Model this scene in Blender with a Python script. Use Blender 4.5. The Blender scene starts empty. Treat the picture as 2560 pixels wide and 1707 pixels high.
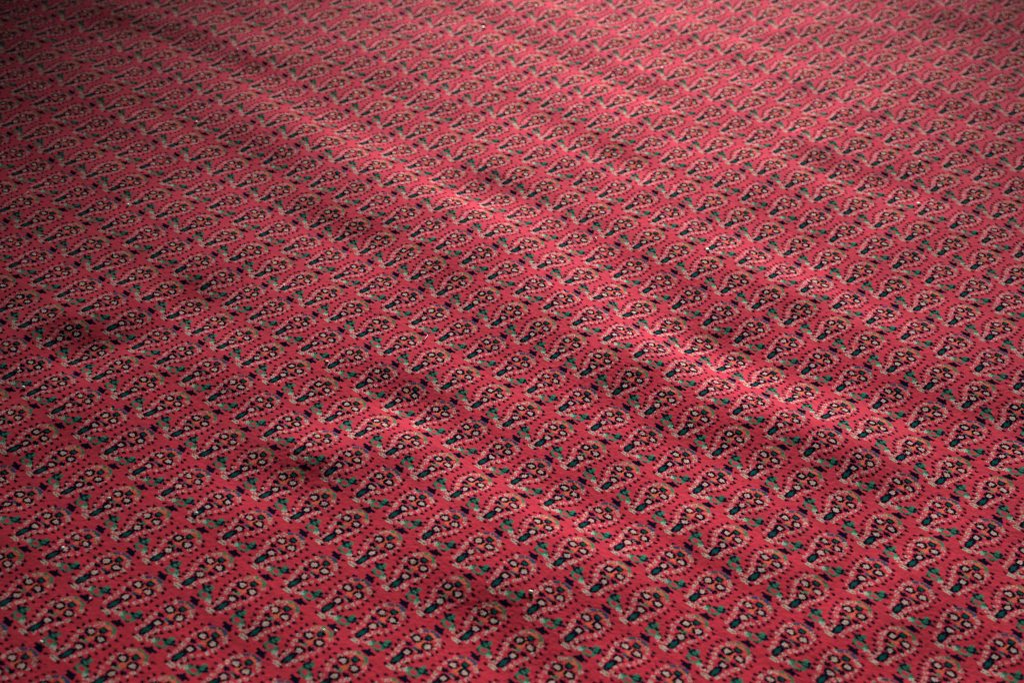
import bpy, math, random
import numpy as np
from mathutils import Matrix, Vector

# ------------------------------------------------------------------ camera, light, exposure
scene = bpy.context.scene
col = scene.collection

CAM_POS = Vector((1.18746, -1.25336, 1.29612))
RIGHT = Vector((0.72658426, 0.68630313, 0.03260870))
DOWN = Vector((0.41045884, -0.39551076, -0.82164152))
FWD = Vector((-0.55099805, 0.61037633, -0.56907108))
cam_data = bpy.data.cameras.new("camera")
cam = bpy.data.objects.new("camera", cam_data)
col.objects.link(cam)
up, back = -DOWN, -FWD
cam.matrix_world = Matrix(((RIGHT.x, up.x, back.x, CAM_POS.x),
                           (RIGHT.y, up.y, back.y, CAM_POS.y),
                           (RIGHT.z, up.z, back.z, CAM_POS.z),
                           (0, 0, 0, 1)))
cam_data.sensor_width = 36.0
FPX = 4324.037 / 2560.0
cam_data.lens = 36.0 * FPX
cam_data.clip_start = 0.05
cam_data.clip_end = 60.0
cam_data.dof.use_dof = True
cam_data.dof.focus_distance = 2.22
cam_data.dof.aperture_fstop = 5.2
scene.camera = cam

world = bpy.data.worlds.new("World")
scene.world = world
world.use_nodes = True
bg = world.node_tree.nodes["Background"]
bg.inputs[0].default_value = (0.80, 0.86, 1.0, 1.0)
bg.inputs[1].default_value = 0.08

def area_light(name, loc, target, sx, sy, power, color, spread=180.0):
    d = bpy.data.lights.new(name, 'AREA')
    d.shape = 'RECTANGLE'
    d.size, d.size_y = sx, sy
    d.energy = power
    d.color = color
    d.spread = math.radians(spread)
    o = bpy.data.objects.new(name, d)
    o.location = loc
    o.rotation_euler = (Vector(target) - Vector(loc)).to_track_quat('-Z', 'Y').to_euler()
    col.objects.link(o)
    return o

area_light("window_light", (-3.6, 4.4, 1.70), (-0.10, 0.46, 0), 0.9, 0.9, 25.0, (1.0, 0.965, 0.95), 21.0)

scene.view_settings.view_transform = 'Standard'
scene.view_settings.look = 'None'
scene.view_settings.gamma = 1.0
scene.view_settings.use_curve_mapping = False
scene.view_settings.exposure = 0.0
scene.render.engine = 'CYCLES'
scene.cycles.use_denoising = False
scene.cycles.filter_width = 1.15

# ------------------------------------------------------------------ carpet lattice
rng = np.random.default_rng(11)
PU, PV = 30, 43                       # knots per repeat along and across the rows
ROWP = 0.075                          # row pitch (m)
COLP = ROWP * 0.71546                 # motif pitch along a row (m)
U0, U1, V0, V1 = -31, 18, -13, 26     # woven extent in repeats
NU, NV = (U1 - U0) * PU, (V1 - V0) * PV

CU = np.arange(-30, 18.1, 4.0)
CV = np.arange(-12, 24.1, 4.0)
WU = np.array([[-0.001, -0.016, -0.078, -0.129, -0.034, 0.064, 0.042, 0.009, 0.001, 0.0], [0.002, -0.015, -0.131, -0.254, -0.104, 0.075, 0.059, 0.016, 0.003, 0.0], [0.021, 0.039, -0.059, -0.128, 0.031, 0.053, 0.033, 0.039, 0.014, 0.002], [0.054, 0.117, -0.07, -0.103, 0.218, 0.047, 0.045, 0.124, 0.045, 0.004], [0.029, 0.114, -0.11, -0.188, 0.164, -0.119, 0.001, 0.189, 0.067, -0.002], [-0.092, 0.0, 0.043, 0.069, 0.146, -0.142, 0.074, 0.197, 0.053, -0.026], [-0.132, -0.022, 0.047, 0.068, 0.096, -0.006, 0.115, 0.01, -0.018, -0.048], [-0.07, 0.04, -0.164, -0.231, -0.053, -0.126, -0.098, -0.194, 0.012, 0.016], [-0.047, 0.199, 0.139, 0.051, 0.171, 0.082, 0.087, -0.0, 0.16, 0.101], [-0.097, 0.018, -0.046, -0.165, -0.113, -0.146, -0.07, -0.005, 0.105, 0.069], [-0.047, 0.001, 0.035, 0.037, 0.065, 0.017, -0.044, -0.037, 0.014, 0.016], [0.009, 0.08, 0.163, 0.127, 0.099, 0.134, 0.073, 0.009, 0.001, 0.001], [0.007, 0.029, 0.029, -0.037, -0.051, 0.016, 0.029, 0.008, 0.001, 0.0]])
WV = np.array([[0.0, 0.003, 0.008, -0.001, 0.01, 0.042, 0.031, 0.008, 0.001, 0.0], [-0.004, -0.001, 0.016, -0.029, -0.046, 0.079, 0.088, 0.022, 0.001, -0.0], [-0.029, -0.066, 0.013, 0.023, -0.118, 0.048, 0.103, 0.011, -0.006, -0.001], [-0.08, -0.208, -0.035, 0.197, -0.065, 0.021, 0.067, -0.038, -0.019, 0.001], [-0.088, -0.184, -0.006, 0.077, -0.219, 0.046, 0.119, -0.019, 0.025, 0.036], [-0.078, -0.011, 0.199, 0.028, -0.17, 0.042, 0.016, -0.017, 0.139, 0.144], [-0.119, -0.111, 0.019, 0.023, 0.116, 0.005, -0.104, -0.111, 0.111, 0.221], [-0.019, -0.02, 0.031, -0.049, -0.019, -0.056, 0.116, -0.006, -0.035, 0.132], [-0.002, -0.031, 0.172, 0.038, -0.03, -0.12, -0.05, 0.134, 0.052, 0.057], [-0.131, -0.195, 0.112, -0.084, 0.06, 0.145, -0.192, 0.045, 0.118, 0.045], [-0.074, 0.021, 0.213, -0.223, -0.104, 0.218, -0.069, -0.038, 0.041, 0.019], [0.002, 0.099, 0.138, -0.139, -0.067, 0.133, 0.014, -0.021, 0.002, 0.003], [0.006, 0.032, 0.033, -0.021, 0.018, 0.061, 0.018, -0.002, -0.001, 0.0]])

def warp(u, v):
    """slow skew of the weave: lattice (1D arrays u, v) -> metre grids x, y"""
    eu = np.exp(-(u[:, None] - CU) ** 2 / (2 * 4.6 ** 2))
    ev = np.exp(-(v[:, None] - CV) ** 2 / (2 * 4.6 ** 2))
    du = (eu @ WU @ ev.T).T
    dv = (eu @ WV @ ev.T).T
    return (u[None, :] + du) * COLP, (v[:, None] + dv) * ROWP

# folds and dents of the carpet lying loose: centre x, y, direction of rise, half width, half length, slope
FOLDS = [
    (-0.774, 0.3585, 0.0437, 0.999, 0.065, 0.0874, -0.11),
    (-0.6247, 0.3559, -0.013, 0.9999, 0.065, 0.078, -0.11),
    (-0.467, 0.3523, 0.052, 0.9986, 0.065, 0.0967, -0.11),
    (-0.3043, 0.3504, -0.0364, 0.9993, 0.065, 0.0824, -0.11),
    (-0.1453, 0.3318, 0.2457, 0.9693, 0.065, 0.0954, -0.11),
    (0.0096, 0.298, 0.1739, 0.9848, 0.065, 0.0792, -0.11),
    (0.135, 0.2804, 0.0942, 0.9956, 0.065, 0.078, -0.11),
    (0.2383, 0.2904, -0.2969, 0.9549, 0.065, 0.078, -0.11),
    (0.3476, 0.3172, -0.1893, 0.9819, 0.065, 0.078, -0.11),
    (-0.6429, 0.2141, 0.0926, 0.9957, 0.065, 0.1332, 0.055),
    (-0.4141, 0.1928, 0.0926, 0.9957, 0.065, 0.1195, 0.055),
    (-0.2153, 0.1663, 0.1787, 0.9839, 0.065, 0.1013, 0.055),
    (-0.0414, 0.1482, 0.0197, 0.9998, 0.065, 0.0917, 0.055),
    (0.118, 0.1611, -0.1867, 0.9824, 0.065, 0.0852, 0.055),
    (0.2658, 0.1892, -0.1867, 0.9824, 0.065, 0.0803, 0.055),
    (-0.1198, -0.1587, -0.3587, 0.9335, 0.055, 0.066, -0.085),
    (-0.0481, -0.1234, -0.5094, 0.8606, 0.055, 0.066, -0.085),
    (0.0481, -0.1084, 0.1202, 0.9927, 0.055, 0.066, -0.085),
    (0.1506, -0.11, -0.1245, 0.9922, 0.055, 0.066, -0.085),
    (0.2422, -0.0931, -0.2313, 0.9729, 0.055, 0.066, -0.085),
    (-0.4521, -0.2355, -0.9282, 0.372, 0.045, 0.054, 0.055),
    (-0.4479, -0.1458, -0.988, -0.1546, 0.045, 0.0636, 0.055),
    (-0.4625, -0.0307, -0.9953, -0.0971, 0.045, 0.0641, 0.055),
    (-1.2499, 0.3448, -0.4516, 0.8922, 0.04, 0.0653, 0.08),
    (-1.1513, 0.3863, -0.3076, 0.9515, 0.04, 0.0528, 0.08),
    (-1.0469, 0.4041, -0.0517, 0.9987, 0.04, 0.0647, 0.08),
    (-0.9472, 0.4232, -0.3642, 0.9313, 0.04, 0.0484, 0.08),
    (-0.4657, 0.4256, 0.001, 1.0, 0.04, 0.0641, 0.06),
    (-0.3635, 0.4381, -0.2741, 0.9617, 0.04, 0.0503, 0.06),
    (-0.4738, 0.6442, 0.0872, 0.9962, 0.04, 0.0504, 0.06),
    (-0.3818, 0.6335, 0.1431, 0.9897, 0.04, 0.0516, 0.06),
    (-0.2892, 0.6274, -0.0148, 0.9999, 0.04, 0.0508, 0.06),
    (-0.1877, 0.597, 0.4904, 0.8715, 0.04, 0.0698, 0.06),
    (-0.0387, 0.5544, -0.0979, 0.9952, 0.05, 0.0717, -0.05),
    (0.0758, 0.5472, 0.2646, 0.9644, 0.05, 0.06, -0.05),
    (0.1688, 0.5169, 0.3589, 0.9334, 0.05, 0.06, -0.05),
    (-0.0682, 0.9415, 0.374, 0.9274, 0.05, 0.0832, 0.05),
    (0.0698, 0.9037, 0.139, 0.9903, 0.05, 0.0754, 0.05),
    (-0.2832, -0.2247, -0.3422, 0.9396, 0.05, 0.0613, 0.04),
    (-0.1518, -0.2117, 0.0775, 0.997, 0.05, 0.0872, 0.04),
    (-0.0195, -0.2237, 0.1087, 0.9941, 0.05, 0.06, 0.04),
    (0.2363, -0.2593, -0.488, 0.8728, 0.06, 0.072, 0.05),
    (0.3328, -0.2194, -0.3069, 0.9518, 0.06, 0.072, 0.05),
    (-0.688, 0.3569, 0.0547, 0.9985, 0.03, 0.0427, -0.1),
    (-0.3629, 0.3552, -0.3646, 0.9312, 0.03, 0.0407, -0.12),
    (0.0921, 0.2788, -0.0331, 0.9995, 0.035, 0.042, -0.11),
    (-0.0533, 0.3052, 0.2248, 0.9744, 0.03, 0.036, -0.08),
    (-0.058, -0.095, -0.2956, 0.9553, 0.035, 0.042, -0.1),
    (-0.0908, -0.178, -0.2593, 0.9658, 0.03, 0.036, -0.08),
    (-0.0625, -0.3083, -0.3264, 0.9452, 0.04, 0.048, -0.08),
    (-0.3819, 0.0062, -0.5003, 0.8658, 0.02, 0.024, -0.08),
    (0.3857, 0.3456, 0.5237, 0.8519, 0.035, 0.0483, -0.08),
    (-0.3466, 0.9924, 0.0671, 0.9977, 0.025, 0.0331, -0.1),
    (-0.3932, -0.2455, -0.8992, 0.4375, 0.03, 0.036, -0.07),
    (-0.5528, -0.2759, -0.878, 0.4786, 0.03, 0.036, -0.07),
    (-0.3808, 0.7465, -0.9824, -0.1868, 0.03, 0.0696, -0.05),
    (-0.822, 0.7928, -0.9847, 0.1742, 0.03, 0.0366, -0.05),
    (0.2112, 0.5061, -0.9014, 0.433, 0.025, 0.03, -0.07),
    (-0.4318, -0.2081, -0.88, 0.475, 0.025, 0.03, 0.036),
    (-1.001, 0.1509, -0.6802, 0.733, 0.03, 0.0406, 0.054),
    (-0.4068, 0.2035, -0.926, 0.3775, 0.03, 0.036, 0.045),
    (-0.4306, 0.4239, -0.0426, 0.9991, 0.03, 0.0433, 0.054),
    (-0.7287, 0.9433, -0.4424, 0.8968, 0.03, 0.0553, 0.054),
    (-0.3849, 1.1951, -0.9611, 0.2762, 0.025, 0.0475, 0.099),
    (-0.3866, 1.0726, -0.7351, 0.678, 0.025, 0.03, 0.072),
    (-0.1154, 1.0022, -0.9018, 0.4321, 0.025, 0.0394, 0.09),
    (0.0343, 0.9121, -0.9012, 0.4333, 0.03, 0.036, 0.054),
    (0.1002, 0.9002, -0.5011, 0.8654, 0.03, 0.036, 0.054),
    (0.2583, 0.0346, -0.999, 0.0451, 0.03, 0.0405, 0.081),
    (0.4874, 0.0451, -0.9687, 0.2481, 0.025, 0.03, 0.09),
    (0.4953, 0.1662, -0.9299, 0.3678, 0.025, 0.03, 0.081),
    (0.6924, 0.0868, -0.2159, 0.9764, 0.05, 0.06, 0.09),
    (-0.0392, -0.2144, -0.8759, 0.4825, 0.025, 0.03, 0.054),
    (0.2674, -0.2321, -0.575, 0.8182, 0.03, 0.036, 0.045),
    (-0.2932, 0.6322, 0.0065, 1.0, 0.03, 0.0518, 0.054),
    (0.0641, 1.1964, -0.4713, 0.882, 0.03, 0.036, 0.063)]

def value_noise(x, y, s, seed):
    r = np.random.default_rng(seed)
    g = r.uniform(-1, 1, (128, 128))
    X, Y = x / s + 40.3, y / s + 40.7
    i, j = np.floor(X).astype(int), np.floor(Y).astype(int)
    a, b = X - i, Y - j
    a = a * a * a * (a * (a * 6 - 15) + 10); b = b * b * b * (b * (b * 6 - 15) + 10)
    i %= 127; j %= 127
    return ((g[j, i] * (1 - a) + g[j, i + 1] * a) * (1 - b) + (g[j + 1, i] * (1 - a) + g[j + 1, i + 1] * a) * b)

def height(x, y):
    h = np.zeros_like(x)
    for (fx, fy, dx, dy, w, l, amp) in FOLDS:
        t = (x - fx) * dx + (y - fy) * dy
        s = -(x - fx) * dy + (y - fy) * dx
        m = (np.abs(t) < 4 * w) & (np.abs(s) < 3.2 * l)
        if m.any():
            tt, ss = t[m], s[m]
            h[m] += amp * tt * np.exp(-tt * tt / (2 * w * w) - ss * ss / (2 * l * l))
    # shallow general unevenness, drawn out along the rows and across them
    h += 0.0021 * value_noise(x * 0.3, y, 0.062, 3)
    h += 0.002 * value_noise(x, y * 0.5, 0.085, 4)
    h += 0.0025 * value_noise(x, y, 0.26, 5)
    return h

# ------------------------------------------------------------------ the woven motif, knot by knot
RED, NAVY, TEAL, GREEN, MINT, CREAM, TAN, ORANGE, BLUE, OLIVE, ROSE = range(11)
# 1: body of motif, 2 leaf, 3-5 flowers, 6 bud, 7 crest ; 8 sprig ; 9 navy flower
def ell(A, B, cx, cy, rx, ry, c, p=None):
    for y in range(int(cy - ry) - 1, int(cy + ry) + 2):
        for x in range(int(cx - rx) - 1, int(cx + rx) + 2):
            if ((x - cx) / rx) ** 2 + ((y - cy) / ry) ** 2 <= 1.0:
                A[(x, y)] = c
                if p is not None: B[(x, y)] = p

def make_motif(kind, r):
    """dict (x, y) -> colour and dict -> part, tip bending to -x; kind 0 green crest, 1 blue crest"""
    A, B = {}, {}
    # body of the drop: filled outline of the ring of florets
    left = [(-1.5, -9), (-8.5, -6.5), (-6, -2), (-5.8, 1.5), (-7.5, 5), (-9.8, 8.6), (-11.3, 12), (-11.6, 17), (-11.5, 22), (-10.3, 26), (-7, 30), (-1, 32.6)]
    right = [(0.5, -9), (2.0, -6), (5.0, -3), (6.0, 1.8), (6.6, 5), (7.7, 8.3), (8.9, 12.3), (9.6, 16.8), (9.7, 21.5), (9.2, 26), (5.2, 30), (1, 32.6)]
    ly, lx = [p[1] for p in left], [p[0] for p in left]
    ry, rx = [p[1] for p in right], [p[0] for p in right]
    for y in range(-9, 33):
        x0, x1 = np.interp(y, ly, lx), np.interp(y, ry, rx)
        for x in range(int(math.floor(x0)), int(math.ceil(x1)) + 1):
            A[(x, y)] = RED; B[(x, y)] = 1
    j = lambda s=0.35: r.uniform(-s, s)
    def floret(cx, cy, hollow=True):
        x, y = round(cx), round(cy)
        for (dx, dy, p) in ((-1, 0, .68), (1, 0, .68), (0, 1, .5), (0, -1, .5), (1, 1, .25), (-1, -1, .25), (-1, 1, .1), (1, -1, .1)):
            q = r.random()
            if q < p: A[(x + dx, y + dy)] = CREAM
            elif q < p + 0.45: A[(x + dx, y + dy)] = ROSE
        A[(x, y)] = OLIVE if r.random() < 0.6 else RED
        for k in ((x + 1, y), (x - 1, y), (x, y + 1), (x, y - 1), (x, y)): B.setdefault(k, 1)
    for p in ((-9.7, 20.6), (-9.9, 16.5), (-8.7, 12.3), (-7.2, 8.5), (-5.2, 4.7), (-3.9, 0.8), (-4.0, -3.0),
              (3.8, -3.0), (4.3, 1.0), (5.0, 4.8), (6.0, 8.5), (7.2, 12.5), (7.9, 16.7), (7.6, 21.0)):
        floret(p[0] + j(), p[1] + j())
    # curled tip: a wide double floret and a small one beside it
    x, y = -2, -7
    for k in range(-2, 3):
        A[(x + k, y + 1)] = CREAM; A[(x + k, y - 1)] = CREAM
    A[(x - 3, y)] = CREAM; A[(x + 3, y)] = CREAM; A[(x, y)] = CREAM
    for k in (-2, -1, 1, 2): A[(x + k, y)] = OLIVE
    floret(-7, -4, True)
    for k in list(A):
        B.setdefault(k, 1)
    # orange heart
    for (cx, cy, rx_, ry_) in ((-0.9, 17.8, 1.5, 2.6), (-0.9, 21.0, 1.0, 2.0), (-2.6, 16.3, 1.3, 1.0)):
        ell(A, B, cx, cy, rx_, ry_, ORANGE)
    ell(A, B, -0.8, 22.6, 0.9, 0.9, TAN)
    # crest over the head
    ex, ey, erx, ery = -0.9, 22.3, 7.9, 8.6
    for k in range(0, 121):
        t = math.radians(22 + k * (136.0 / 120))
        for rr, c in ((0.93, TAN), (1.0, TAN), (1.05, TAN)):
            x, y = round(ex + erx * rr * math.cos(t)), round(ey + ery * rr * math.sin(t))
            A[(x, y)] = c if (rr < 1 or kind == 0) else (TAN if k % 17 < 9 else BLUE); B[(x, y)] = 7
    if kind == 0:
        for t, rx_, ry_ in ((112, 1.9, 1.2), (62, 2.1, 1.3), (86, 1.5, 0.9), (45, 1.0, 1.0)):
            ell(A, B, ex + erx * math.cos(math.radians(t)), ey + ery * math.sin(math.radians(t)), rx_, ry_, GREEN if t != 86 else OLIVE, 7)
    else:
        for t, rx_, ry_ in ((118, 1.2, 1.2), (98, 1.3, 1.3), (74, 2.0, 0.7), (52, 1.5, 1.1), (36, 1.1, 1.1)):
            ell(A, B, ex + erx * math.cos(math.radians(t)), ey + ery * math.sin(math.radians(t)), rx_, ry_, BLUE, 7)
    for (cx, cy) in ((-8.6, 25.4), (-6.2, 28.2), (7.0, 25.4)):
        floret(cx + j(), cy + j())
    ell(A, B, -0.8, 28.6, 3.2, 0.9, ORANGE)
    for (x, y) in ((-5, 26), (-4, 27), (-5, 25), (3, 27), (4, 26), (4, 25), (3, 25), (-2, 15), (0, 15), (1, 17), (-3, 23), (2, 23)):
        if r.random() < 0.7: A[(x, y)] = ORANGE if r.random() < 0.6 else TAN
    # navy drops tied to the side flowers
    for (cx, cy, sx) in ((-5.2, 13.4, 1), (3.9, 13.2, -1)):
        ell(A, B, cx, cy, 2.5, 1.7, NAVY)
        A[(round(cx - 0.5 * sx), round(cy + 2))] = NAVY
        A[(round(cx - 0.5 * sx) - sx, round(cy + 1))] = NAVY
    # three flowers, navy rimmed
    for n, (cx, cy) in enumerate(((-0.1, 8.3), (-5.2, 19.8), (3.6, 19.8))):
        cx += j(0.25); cy += j(0.25)
        ell(A, B, cx, cy, 3.9, 3.6, NAVY, 3 + n)
        for k in [k for k in list(B) if B[k] == 3 + n and r.random() < 0.10 and abs(k[0] - cx) + abs(k[1] - cy) > 2.6]:
            A[k] = RED
        ell(A, B, cx, cy, 1.9, 1.7, CREAM, 3 + n)
        A[(round(cx), round(cy))] = TAN
        if r.random() < 0.5: A[(round(cx) + 1, round(cy) - 1)] = OLIVE
    # bud at the head
    ell(A, B, -1.0, 25.3, 3.0, 2.5, NAVY, 6)
    ell(A, B, -1.0, 25.3, 1.5, 1.1, TEAL, 6)
    # dot between the flowers
    ell(A, B, -0.9, 13.7, 1.4, 1.2, GREEN if kind == 0 else BLUE)
    ell(A, B, -3.0, 12.0, 1.3, 0.8, TAN)
    # leaf at the foot of the drop
    ell(A, B, -0.1, 0.2, 2.9, 5.6, NAVY, 2)
    ell(A, B, 0.0, 0.0, 1.05, 3.6, TEAL, 2)
    # dots marching round the outside
    for (cx, cy) in ((-12.3, 25.5), (-12.6, 21.3), (-12.8, 17.0), (-12.4, 12.7), (-10.8, 9.0), (-8.3, 5.4), (-6.4, 1.7), (-6.4, -1.6),
                     (10.6, 25.7), (10.9, 21.4), (10.9, 17.0), (10.5, 12.1), (9.4, 7.8), (8.2, 3.9), (7.2, -1.4), (2.2, -7.2), (-7.6, -8.0), (-10.2, 29.3), (8.4, 29.6)):
        x, y = round(cx + j(0.4)), round(cy + j(0.3))
        A[(x, y)] = NAVY; A[(x - 1, y)] = NAVY
        A[(x + 1, y)] = NAVY
        A[(x, y - 1)] = NAVY
        A[(x + 1 if r.random() < 0.6 else x - 1, y - 1)] = NAVY
        for k in ((x, y), (x - 1, y), (x + 1, y)): B.setdefault(k, 1)
    return A, B

def make_sprig(r):
    """leaf sprig with the dark leaf to -x, origin between two drops; and the navy flower under it"""
    A, B = {}, {}
    ell(A, B, 0.2, -1.0, 4.6, 3.4, GREEN, 8)
    ell(A, B, 4.4, -1.6, 2.2, 1.8, GREEN, 8)
    ell(A, B, 4.6, -2.2, 1.5, 1.2, MINT, 8)
    ell(A, B, 0.3, -1.0, 2.4, 1.6, RED, 8)
    ell(A, B, -2.4, 3.4, 3.3, 2.9, TEAL, 8)
    ell(A, B, -1.4, 5.8, 1.6, 1.7, GREEN, 8)
    ell(A, B, -4.3, 2.6, 1.6, 1.5, NAVY, 8)
    ell(A, B, -3.4, 5.3, 1.2, 1.2, NAVY, 8)
    ell(A, B, 0.8, 2.6, 1.5, 1.3, NAVY, 8)
    for (x, y) in ((-2, 3), (-1, 3), (-3, 3)):
        A[(x, y)] = GREEN
    for (x, y) in ((-2, -4), (-1, -4), (-3, -3), (-3, -4), (5, 1), (4, 1), (6, 0)):
        A[(x, y)] = NAVY; B[(x, y)] = 8
    for (x, y) in ((7, -2), (6, -3), (5, -4), (6, -1)):
        A[(x, y)] = CREAM; B[(x, y)] = 8
    ell(A, B, 0.5, -8.3, 3.1, 2.0, NAVY, 9)
    ell(A, B, 1.2, -7.0, 1.5, 1.6, NAVY, 9)
    ell(A, B, -3.0, -7.6, 1.5, 1.1, NAVY, 9)
    ell(A, B, 2.9, -9.6, 1.8, 0.8, NAVY, 9)
    ell(A, B, -1.0, -10.0, 1.4, 0.8, NAVY, 9)
    return A, B

colour = np.zeros((NV, NU), np.int8)
part = np.zeros((NV, NU), np.int8)        # which part of its motif
owner = np.full((NV, NU), -1, np.int32)   # which motif / sprig / navy flower
motifs = []                               # (u, v, kind)
pr = random.Random(5)
VAR = [[make_motif(k, pr) for _ in range(9)] for k in (0, 1)]
SPR = [make_sprig(pr) for _ in range(5)]
def stamp(A, B, gx, gy, mirror, oid):
    for (x, y), c in A.items():
        X, Y = gx + (-x if mirror else x), gy + y
        if 0 <= X < NU and 0 <= Y < NV:
            colour[Y, X] = c
            if (x, y) in B:
                part[Y, X] = B[(x, y)]; owner[Y, X] = oid
cells = []
for jv in range(V0, V1):
    for iu in range(U0, U1):
        u = iu + (0.5 if jv % 2 else 0.0)
        cells.append((u, jv, jv % 2))
for n, (u, v, kind) in enumerate(cells):
    gx, gy = round((u - U0) * PU), (v - V0) * PV
    A, B = SPR[pr.randrange(5)]
    stamp(A, B, gx + 15, gy, kind == 1, n)
for n, (u, v, kind) in enumerate(cells):
    gx, gy = round((u - U0) * PU), (v - V0) * PV
    A, B = VAR[kind][pr.randrange(9)]
    stamp(A, B, gx, gy, kind == 1, n)

# ------------------------------------------------------------------ lay the surface
ku = U0 + np.arange(NU + 1) / PU
kv = V0 + np.arange(NV + 1) / PV
X, Y = warp(ku, kv)
Z = height(X, Y)
KN = COLP / PU
X = X + rng.normal(0, 0.13 * KN, X.shape)
Y = Y + rng.normal(0, 0.13 * KN, Y.shape)
Z = Z + rng.normal(0, 0.00014, Z.shape)

def project(x, y, z):
    dx, dy, dz = x - CAM_POS.x, y - CAM_POS.y, z - CAM_POS.z
    cx = dx * RIGHT.x + dy * RIGHT.y + dz * RIGHT.z
    cy = dx * DOWN.x + dy * DOWN.y + dz * DOWN.z
    cz = dx * FWD.x + dy * FWD.y + dz * FWD.z
    return 0.5 + FPX * cx / cz, 0.5 * 1707 / 2560 + FPX * cy / cz, cz
PXs, PYs, PZs = project(X, Y, Z)
HH = 1707 / 2560

# ------------------------------------------------------------------ yarn materials
def yarn(name, rgb, var, sheen, tint):
    m = bpy.data.materials.new(name)
    m.use_nodes = True
    nt = m.node_tree; N, Lk = nt.nodes, nt.links
    p = N["Principled BSDF"]
    p.inputs["Roughness"].default_value = 0.88
    p.inputs["Specular IOR Level"].default_value = 0.0
    p.inputs["Sheen Weight"].default_value = sheen
    p.inputs["Sheen Roughness"].default_value = 0.42
    p.inputs["Sheen Tint"].default_value = (*tint, 1)
    geo = N.new("ShaderNodeNewGeometry")
    mp = N.new("ShaderNodeMapping"); mp.inputs["Scale"].default_value = (1.3, 26.0, 1.0)
    Lk.new(geo.outputs["Position"], mp.inputs["Vector"])
    n1 = N.new("ShaderNodeTexNoise"); n1.inputs["Scale"].default_value = 3.0; n1.inputs["Detail"].default_value = 3.0
    Lk.new(mp.outputs[0], n1.inputs["Vector"])
    n2 = N.new("ShaderNodeTexNoise"); n2.inputs["Scale"].default_value = 560.0; n2.inputs["Detail"].default_value = 1.0
    Lk.new(geo.outputs["Position"], n2.inputs["Vector"])
    mx = N.new("ShaderNodeMath"); mx.operation = 'MULTIPLY_ADD'
    mx.inputs[1].default_value = 0.55; Lk.new(n1.outputs["Fac"], mx.inputs[0])
    m2 = N.new("ShaderNodeMath"); m2.operation = 'MULTIPLY'; m2.inputs[1].default_value = 0.45
    Lk.new(n2.outputs["Fac"], m2.inputs[0]); Lk.new(m2.outputs[0], mx.inputs[2])
    rp = N.new("ShaderNodeValToRGB")
    lo = [c * (1 - var) for c in rgb]; hi = [min(1, c * (1 + var)) for c in rgb]
    rp.color_ramp.elements[0].position = 0.32; rp.color_ramp.elements[0].color = (*lo, 1)
    rp.color_ramp.elements[1].position = 0.68; rp.color_ramp.elements[1].color = (*hi, 1)
    Lk.new(mx.outputs[0], rp.inputs[0]); Lk.new(rp.outputs[0], p.inputs["Base Color"])
    n3 = N.new("ShaderNodeTexNoise"); n3.inputs["Scale"].default_value = 900.0
    Lk.new(geo.outputs["Position"], n3.inputs["Vector"])
    bp = N.new("ShaderNodeBump"); bp.inputs["Strength"].default_value = 0.25; bp.inputs["Distance"].default_value = 0.0006
    Lk.new(n3.outputs["Fac"], bp.inputs["Height"]); Lk.new(bp.outputs[0], p.inputs["Normal"])
    return m
MATS = [
    yarn("red wool", (0.37, 0.0155, 0.028), 0.28, 0.30, (1.0, 0.48, 0.66)),
    yarn("navy wool", (0.004, 0.004, 0.013), 0.3, 0.0, (0.7, 0.7, 1.0)),
    yarn("teal wool", (0.004, 0.055, 0.045), 0.25, 0.01, (0.6, 1.0, 0.9)),
    yarn("green wool", (0.035, 0.135, 0.080), 0.4, 0.03, (0.7, 1.0, 0.8)),
    yarn("mint wool", (0.15, 0.34, 0.23), 0.25, 0.08, (0.8, 1.0, 0.9)),
    yarn("cream wool", (0.40, 0.29, 0.235), 0.25, 0.07, (1.0, 0.9, 0.9)),
    yarn("tan wool", (0.27, 0.15, 0.075), 0.25, 0.05, (1.0, 0.9, 0.8)),
    yarn("orange wool", (0.50, 0.085, 0.045), 0.2, 0.15, (1.0, 0.7, 0.6)),
    yarn("blue wool", (0.018, 0.05, 0.10), 0.25, 0.03, (0.7, 0.8, 1.0)),
    yarn("olive wool", (0.11, 0.10, 0.055), 0.25, 0.03, (0.9, 1.0, 0.8)),
    yarn("rose wool", (0.44, 0.10, 0.11), 0.2, 0.2, (1.0, 0.6, 0.7)),
]

# ------------------------------------------------------------------ meshes cut from the knot grid
def patch(name, vy, ux, parent, step=1, centre=True):
    """one mesh of the knots (vy, ux) of the grid"""
    W_ = NU + 1
    quad = np.stack([vy * W_ + ux, vy * W_ + ux + step, (vy + step) * W_ + ux + step, (vy + step) * W_ + ux], 1)
    ids, inv = np.unique(quad.ravel(), return_inverse=True)
    co = np.stack([X.ravel()[ids], Y.ravel()[ids], Z.ravel()[ids]], 1)
    o3 = np.array([co[:, 0].mean(), co[:, 1].mean(), 0.0]) if centre else np.zeros(3)
    co = co - o3
    me = bpy.data.meshes.new(name)
    n = len(quad)
    me.vertices.add(len(ids)); me.vertices.foreach_set("co", co.astype(np.float32).ravel())
    me.loops.add(4 * n); me.loops.foreach_set("vertex_index", inv.astype(np.int32).ravel())
    me.polygons.add(n); me.polygons.foreach_set("loop_start", np.arange(0, 4 * n, 4, dtype=np.int32))
    cc = colour[vy, ux]
    used = np.unique(cc)
    for c in used: me.materials.append(MATS[c])
    lut = np.zeros(16, np.int32); lut[used] = np.arange(len(used))
    me.polygons.foreach_set("material_index", lut[cc].astype(np.int32))
    me.update(calc_edges=True)
    ob = bpy.data.objects.new(name, me)
    ob.parent = parent
    if parent is not None and parent.type == 'MESH':
        ob.location = o3 - np.array(parent.location)
    else:
        ob.location = o3
    col.objects.link(ob)
    return ob

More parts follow.
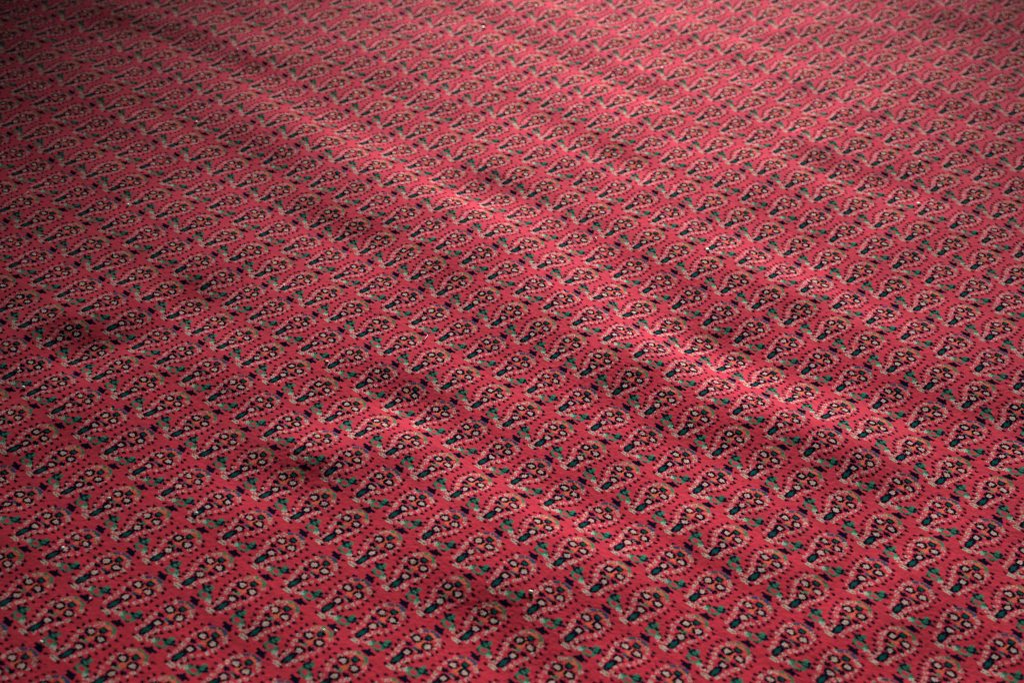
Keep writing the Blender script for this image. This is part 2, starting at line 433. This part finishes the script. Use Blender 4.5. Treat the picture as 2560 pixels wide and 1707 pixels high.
carpet = bpy.data.objects.new("carpet", None)
carpet.empty_display_size = 0.3
col.objects.link(carpet)
carpet["label"] = "crimson woollen carpet with rows of small paisley drops, lying loose in soft folds"
carpet["category"] = "carpet"

# what is in view (with a margin) is knotted out in full, what lies beyond in double knots
mid = lambda M: 0.25 * (M[:-1, :-1] + M[1:, :-1] + M[:-1, 1:] + M[1:, 1:])
mx_, my_ = mid(PXs), mid(PYs)
near = (mx_ > -0.06) & (mx_ < 1.06) & (my_ > -0.045) & (my_ < HH + 0.06)
# make the seam follow whole 2 x 2 blocks
nb = near[:NV // 2 * 2, :NU // 2 * 2].reshape(NV // 2, 2, NU // 2, 2).any((1, 3))
near2 = np.zeros_like(near); near2[:NV // 2 * 2, :NU // 2 * 2] = np.repeat(np.repeat(nb, 2, 0), 2, 1)
near = near2

# size in the picture of every repeat, to single out the largest 300 of each part
def ranked(offu, offv):
    out = []
    for n, (u, v, kind) in enumerate(cells):
        gx, gy = int(round((u - U0) * PU + offu)), int((v - V0) * PV + offv)
        if not (0 <= gx < NU and 0 <= gy < NV): continue
        px, py, pz = PXs[gy, gx], PYs[gy, gx], PZs[gy, gx]
        inside = 0.012 < px < 0.988 and 0.012 < py < HH - 0.012
        if -0.02 < px < 1.02 and -0.02 < py < HH + 0.02:
            out.append((pz + (0.0 if inside else 0.5), n))
    out.sort()
    return set(n for _, n in out[:300])
top_m, top_s, top_n = ranked(0, 12), ranked(15, 0), ranked(15, -8)

free = near & (owner >= 0)
vy, ux = np.nonzero(free)
own, prt = owner[vy, ux], part[vy, ux]
order = np.lexsort((prt, own))
vy, ux, own, prt = vy[order], ux[order], own[order], prt[order]
key = own * 16 + prt
cut = np.concatenate([[0], np.nonzero(np.diff(key))[0] + 1, [len(key)]])
groups = {int(key[cut[k]]): (cut[k], cut[k + 1]) for k in range(len(cut) - 1)}
taken = np.zeros_like(near)
def grab(n, p, name, parent):
    g = groups.get(n * 16 + p)
    if g is None: return None
    s = slice(*g)
    taken[vy[s], ux[s]] = True
    return patch(name, vy[s], ux[s], parent)
SUB = {2: "leaf", 3: "flower", 4: "flower", 5: "flower", 6: "bud", 7: "crest"}
for n in sorted(top_m):
    body = grab(n, 1, "paisley_drop", carpet)
    if body is None: continue
    body["label"] = ("paisley drop with a pale green crest over its head" if cells[n][2] == 0 else "paisley drop with a blue dotted crest over its head")
    for p, nm in SUB.items():
        grab(n, p, nm, body)
for n in sorted(top_s): grab(n, 8, "leaf_sprig", carpet)
for n in sorted(top_n): grab(n, 9, "navy_blossom", carpet)

def rest(name, sel, stuff=True):
    v_, u_ = np.nonzero(sel)
    if len(v_) == 0: return
    o = patch(name, v_, u_, carpet)
    if stuff: o["kind"] = "stuff"
left = near & ~taken
rest("distant_paisley_drops", left & (owner >= 0) & (part >= 1) & (part <= 7))
rest("distant_leaf_sprigs", left & (part == 8))
rest("distant_navy_blossoms", left & (part == 9))
rest("red_pile", left & (owner < 0), False)
far = ~near[0:NV - 1:2, 0:NU - 1:2]
fv, fu = np.nonzero(far)
fo = patch("outer_pile", fv * 2, fu * 2, carpet, 2)
fo["kind"] = "stuff"

# backing: woven underside and turned edge, so the carpet has its thickness
def backing():
    st = 30
    iv, iu = np.arange(0, NV + 1, st), np.arange(0, NU + 1, st)
    iv[-1], iu[-1] = NV, NU
    gx, gy = X[np.ix_(iv, iu)], Y[np.ix_(iv, iu)]
    gz = height(gx, gy) - 0.0095
    nv_, nu_ = gx.shape
    co = np.stack([gx.ravel(), gy.ravel(), gz.ravel()], 1).tolist()
    fc = [(r * nu_ + c, (r + 1) * nu_ + c, (r + 1) * nu_ + c + 1, r * nu_ + c + 1) for r in range(nv_ - 1) for c in range(nu_ - 1)]
    ring = [(0, c) for c in range(nu_)] + [(r, nu_ - 1) for r in range(1, nv_)] + [(nv_ - 1, c) for c in range(nu_ - 2, -1, -1)] + [(r, 0) for r in range(nv_ - 2, 0, -1)]
    base = len(co)
    for (r, c) in ring:
        x, y, z = co[r * nu_ + c]; co.append([x, y, z + 0.0085])
    n = len(ring)
    for k in range(n):
        a, b = ring[k], ring[(k + 1) % n]
        fc.append((a[0] * nu_ + a[1], b[0] * nu_ + b[1], base + (k + 1) % n, base + k))
    me = bpy.data.meshes.new("backing")
    me.from_pydata(co, [], fc); me.update()
    m = yarn("jute backing", (0.30, 0.20, 0.11), 0.2, 0.0, (1, 1, 1))
    me.materials.append(m)
    ob = bpy.data.objects.new("backing", me); ob.parent = carpet; col.objects.link(ob)
backing()

# ------------------------------------------------------------------ floor under the carpet
def floor():
    me = bpy.data.meshes.new("floor")
    zl = float(Z.min()) - 0.02
    me.from_pydata([(-6, -5, zl), (5, -5, zl), (5, 6, zl), (-6, 6, zl)], [], [(0, 1, 2, 3)])
    m = bpy.data.materials.new("floor boards"); m.use_nodes = True
    nt = m.node_tree; p = nt.nodes["Principled BSDF"]
    w = nt.nodes.new("ShaderNodeTexNoise"); w.inputs["Scale"].default_value = 8
    r = nt.nodes.new("ShaderNodeValToRGB")
    r.color_ramp.elements[0].color = (0.10, 0.055, 0.03, 1); r.color_ramp.elements[1].color = (0.20, 0.12, 0.07, 1)
    nt.links.new(w.outputs["Fac"], r.inputs[0]); nt.links.new(r.outputs[0], p.inputs["Base Color"])
    p.inputs["Roughness"].default_value = 0.6
    me.materials.append(m)
    o = bpy.data.objects.new("floor", me); o["kind"] = "structure"; col.objects.link(o)
floor()

# ------------------------------------------------------------------ crumbs, lint and hairs on the pile
def plain(name, rgb, rough):
    m = bpy.data.materials.new(name); m.use_nodes = True
    nt = m.node_tree; p = nt.nodes["Principled BSDF"]
    n = nt.nodes.new("ShaderNodeTexNoise"); n.inputs["Scale"].default_value = 700
    r = nt.nodes.new("ShaderNodeValToRGB")
    r.color_ramp.elements[0].color = (*[c * 0.75 for c in rgb], 1); r.color_ramp.elements[1].color = (*rgb, 1)
    nt.links.new(n.outputs["Fac"], r.inputs[0]); nt.links.new(r.outputs[0], p.inputs["Base Color"])
    p.inputs["Roughness"].default_value = rough
    return m
LINT = plain("white lint", (0.90, 0.89, 0.86), 0.5)
CRUMB = plain("cream crumb", (0.80, 0.66, 0.44), 0.45)
def surf(x, y):
    return float(height(np.array([[x]]), np.array([[y]]))[0, 0])
def crumb(x, y, size, mat, seed, flat=0.6):
    import bmesh
    bm = bmesh.new()
    bmesh.ops.create_icosphere(bm, subdivisions=2, radius=1.0)
    r = random.Random(seed)
    ax = [Vector((r.uniform(-1, 1), r.uniform(-1, 1), r.uniform(-1, 1))).normalized() for _ in range(5)]
    k = [r.uniform(0.55, 0.95) for _ in ax]
    for v in bm.verts:
        for a, kk in zip(ax, k):
            d = v.co.dot(a)
            if d > kk: v.co -= a * (d - kk)
        v.co = Vector((v.co.x * r.uniform(0.95, 1.05), v.co.y * 0.75, v.co.z * flat)) * size
    me = bpy.data.meshes.new("crumb"); bm.to_mesh(me); bm.free()
    me.shade_smooth()
    me.materials.append(mat)
    o = bpy.data.objects.new("crumb", me)
    o.location = (x, y, surf(x, y) + size * flat * 0.75)
    o.rotation_euler = (r.uniform(-.3, .3), r.uniform(-.3, .3), r.uniform(0, 6.28))
    col.objects.link(o); return o
def hair(x, y, length, bend, ang, rad, mat):
    pts = []
    for k in range(9):
        t = k / 8 - 0.5
        a = ang + bend * t
        pts.append((x + length * t * math.cos(a), y + length * t * math.sin(a)))
    co, fc = [], []
    for k, (px, py) in enumerate(pts):
        q = pts[min(k + 1, 8)]; p0 = pts[max(k - 1, 0)]
        d = Vector((q[0] - p0[0], q[1] - p0[1], 0)).normalized(); s = Vector((-d.y, d.x, 0))
        c = Vector((px, py, surf(px, py) + 0.0012))
        rr = rad * (0.4 if k in (0, 8) else 1)
        for m_ in range(5):
            th = 2 * math.pi * m_ / 5
            co.append(c + s * (rr * math.cos(th)) + Vector((0, 0, rr * math.sin(th))))
    for k in range(8):
        for m_ in range(5):
            fc.append((k * 5 + m_, k * 5 + (m_ + 1) % 5, (k + 1) * 5 + (m_ + 1) % 5, (k + 1) * 5 + m_))
    me = bpy.data.meshes.new("lint_thread"); me.from_pydata([tuple(v - Vector((x, y, 0))) for v in co], [], fc); me.update()
    me.materials.append(mat)
    o = bpy.data.objects.new("lint_thread", me); o.location = (x, y, 0); col.objects.link(o); return o
SPECKS = [
    (-1.1135, 0.3198, 0.0029, 'w', 'brightest white fleck of lint in the upper left, on a paisley drop'),
    (-0.9947, 0.4322, 0.0022, 'w', 'small white fleck on the dark fold across the upper left'),
    (-0.8367, 0.2195, 0.0026, 'w', 'white fleck touching the tip of a paisley drop in the upper left'),
    (-0.699, -0.0141, 0.0027, 'w', 'white fleck at the left, halfway between the top edge and the cream crumb'),
    (-0.7752, 0.8113, 0.0034, 'w', 'white fleck near the top edge, just left of the middle'),
    (-0.7691, 0.9434, 0.0027, 'w', 'white fleck closest to the top edge of the picture'),
    (-0.4483, 0.9153, 0.003, 'w', 'bright white fleck in the top third, right of the middle'),
    (-0.3892, 0.792, 0.0022, 'w', 'faint white fleck just below a brighter one, right of the middle in the top third'),
    (-0.5118, 1.1314, 0.0022, 'w', 'faint pale fleck near the top edge, right of the middle'),
    (-0.0997, 0.9578, 0.0022, 'w', 'uppermost of three white flecks in the right third of the carpet'),
    (0.0417, 0.9528, 0.0026, 'w', 'middle one of three white flecks in the right third of the carpet'),
    (0.1108, 0.8414, 0.0034, 'w', 'largest and lowest of three white flecks in the right third of the carpet'),
    (-0.2012, -0.0689, 0.0027, 'c', "cream crumb at the foot of a drop, left of the carpet's middle"),
    (-0.4206, -0.3779, 0.003, 'w', 'white clump of lint at the left edge, on a green leaf sprig'),
    (-0.4596, -0.3591, 0.0022, 'c', 'cream crumb just above the white clump at the left edge'),
    (-0.378, 0.0094, 0.0021, 'w', 'white lint on a bright fold, left of and above the cream crumb'),
    (-0.0299, 0.5061, 0.0032, 'w', "white fleck in a clear red gap, right of the carpet's middle"),
    (-0.1732, -0.4276, 0.0027, 'w', 'pale fleck on the flank of a drop, lower left, left of a brighter one'),
    (-0.0811, -0.374, 0.0029, 'w', 'bright fleck on the foot of a drop in the lower left'),
    (-0.1374, -0.515, 0.0024, 'w', 'pale fleck near the left edge, below the flank fleck of the lower left'),
    (-0.0486, -0.5419, 0.0021, 'w', 'small pale fleck beside a navy blossom in the lower left'),
    (-0.0295, -0.6156, 0.0027, 'w', 'white fleck nearest the bottom left corner'),
    (0.1634, -0.3966, 0.0024, 'w', 'left one of two white flecks side by side near the bottom edge'),
    (0.172, -0.3879, 0.0021, 'w', 'right one of two white flecks side by side near the bottom edge'),
    (0.2812, -0.2026, 0.0032, 'c', 'round cream crumb with a dark underside, near the bottom middle'),
    (-1.0615, 0.2614, 0.012, 'h', 'curled white thread in the upper left, under the brightest fleck'),
    (-0.8293, -0.1008, 0.011, 'h', 'fine white thread by the left edge, above the middle'),
    (-0.3857, 0.1078, 0.018, 'h', "longest curved white thread, left of the carpet's middle"),
    (-0.1707, 0.4237, 0.01, 'h', "short white thread above and right of the carpet's middle"),
    (-0.1539, 0.0638, 0.011, 'h', "short white thread just left of the carpet's middle")]
for n, (x, y, s, kind, label) in enumerate(SPECKS):
    if kind == 'h':
        o = hair(x, y, s, random.Random(n).uniform(-1.5, 1.5), random.Random(n + 9).uniform(0, 3.1), 0.00045, LINT)
        o["category"] = "lint"
        o["label"] = label or "fine white thread of lint lying on the red pile"
        if not label: o["group"] = "threads of lint on the carpet"
    else:
        o = crumb(x, y, s, CRUMB if kind == 'c' else LINT, n)
        o["category"] = "crumb"
        o["label"] = label or "tiny white fleck of lint caught on the red pile"
        if not label: o["group"] = "flecks scattered over the carpet"
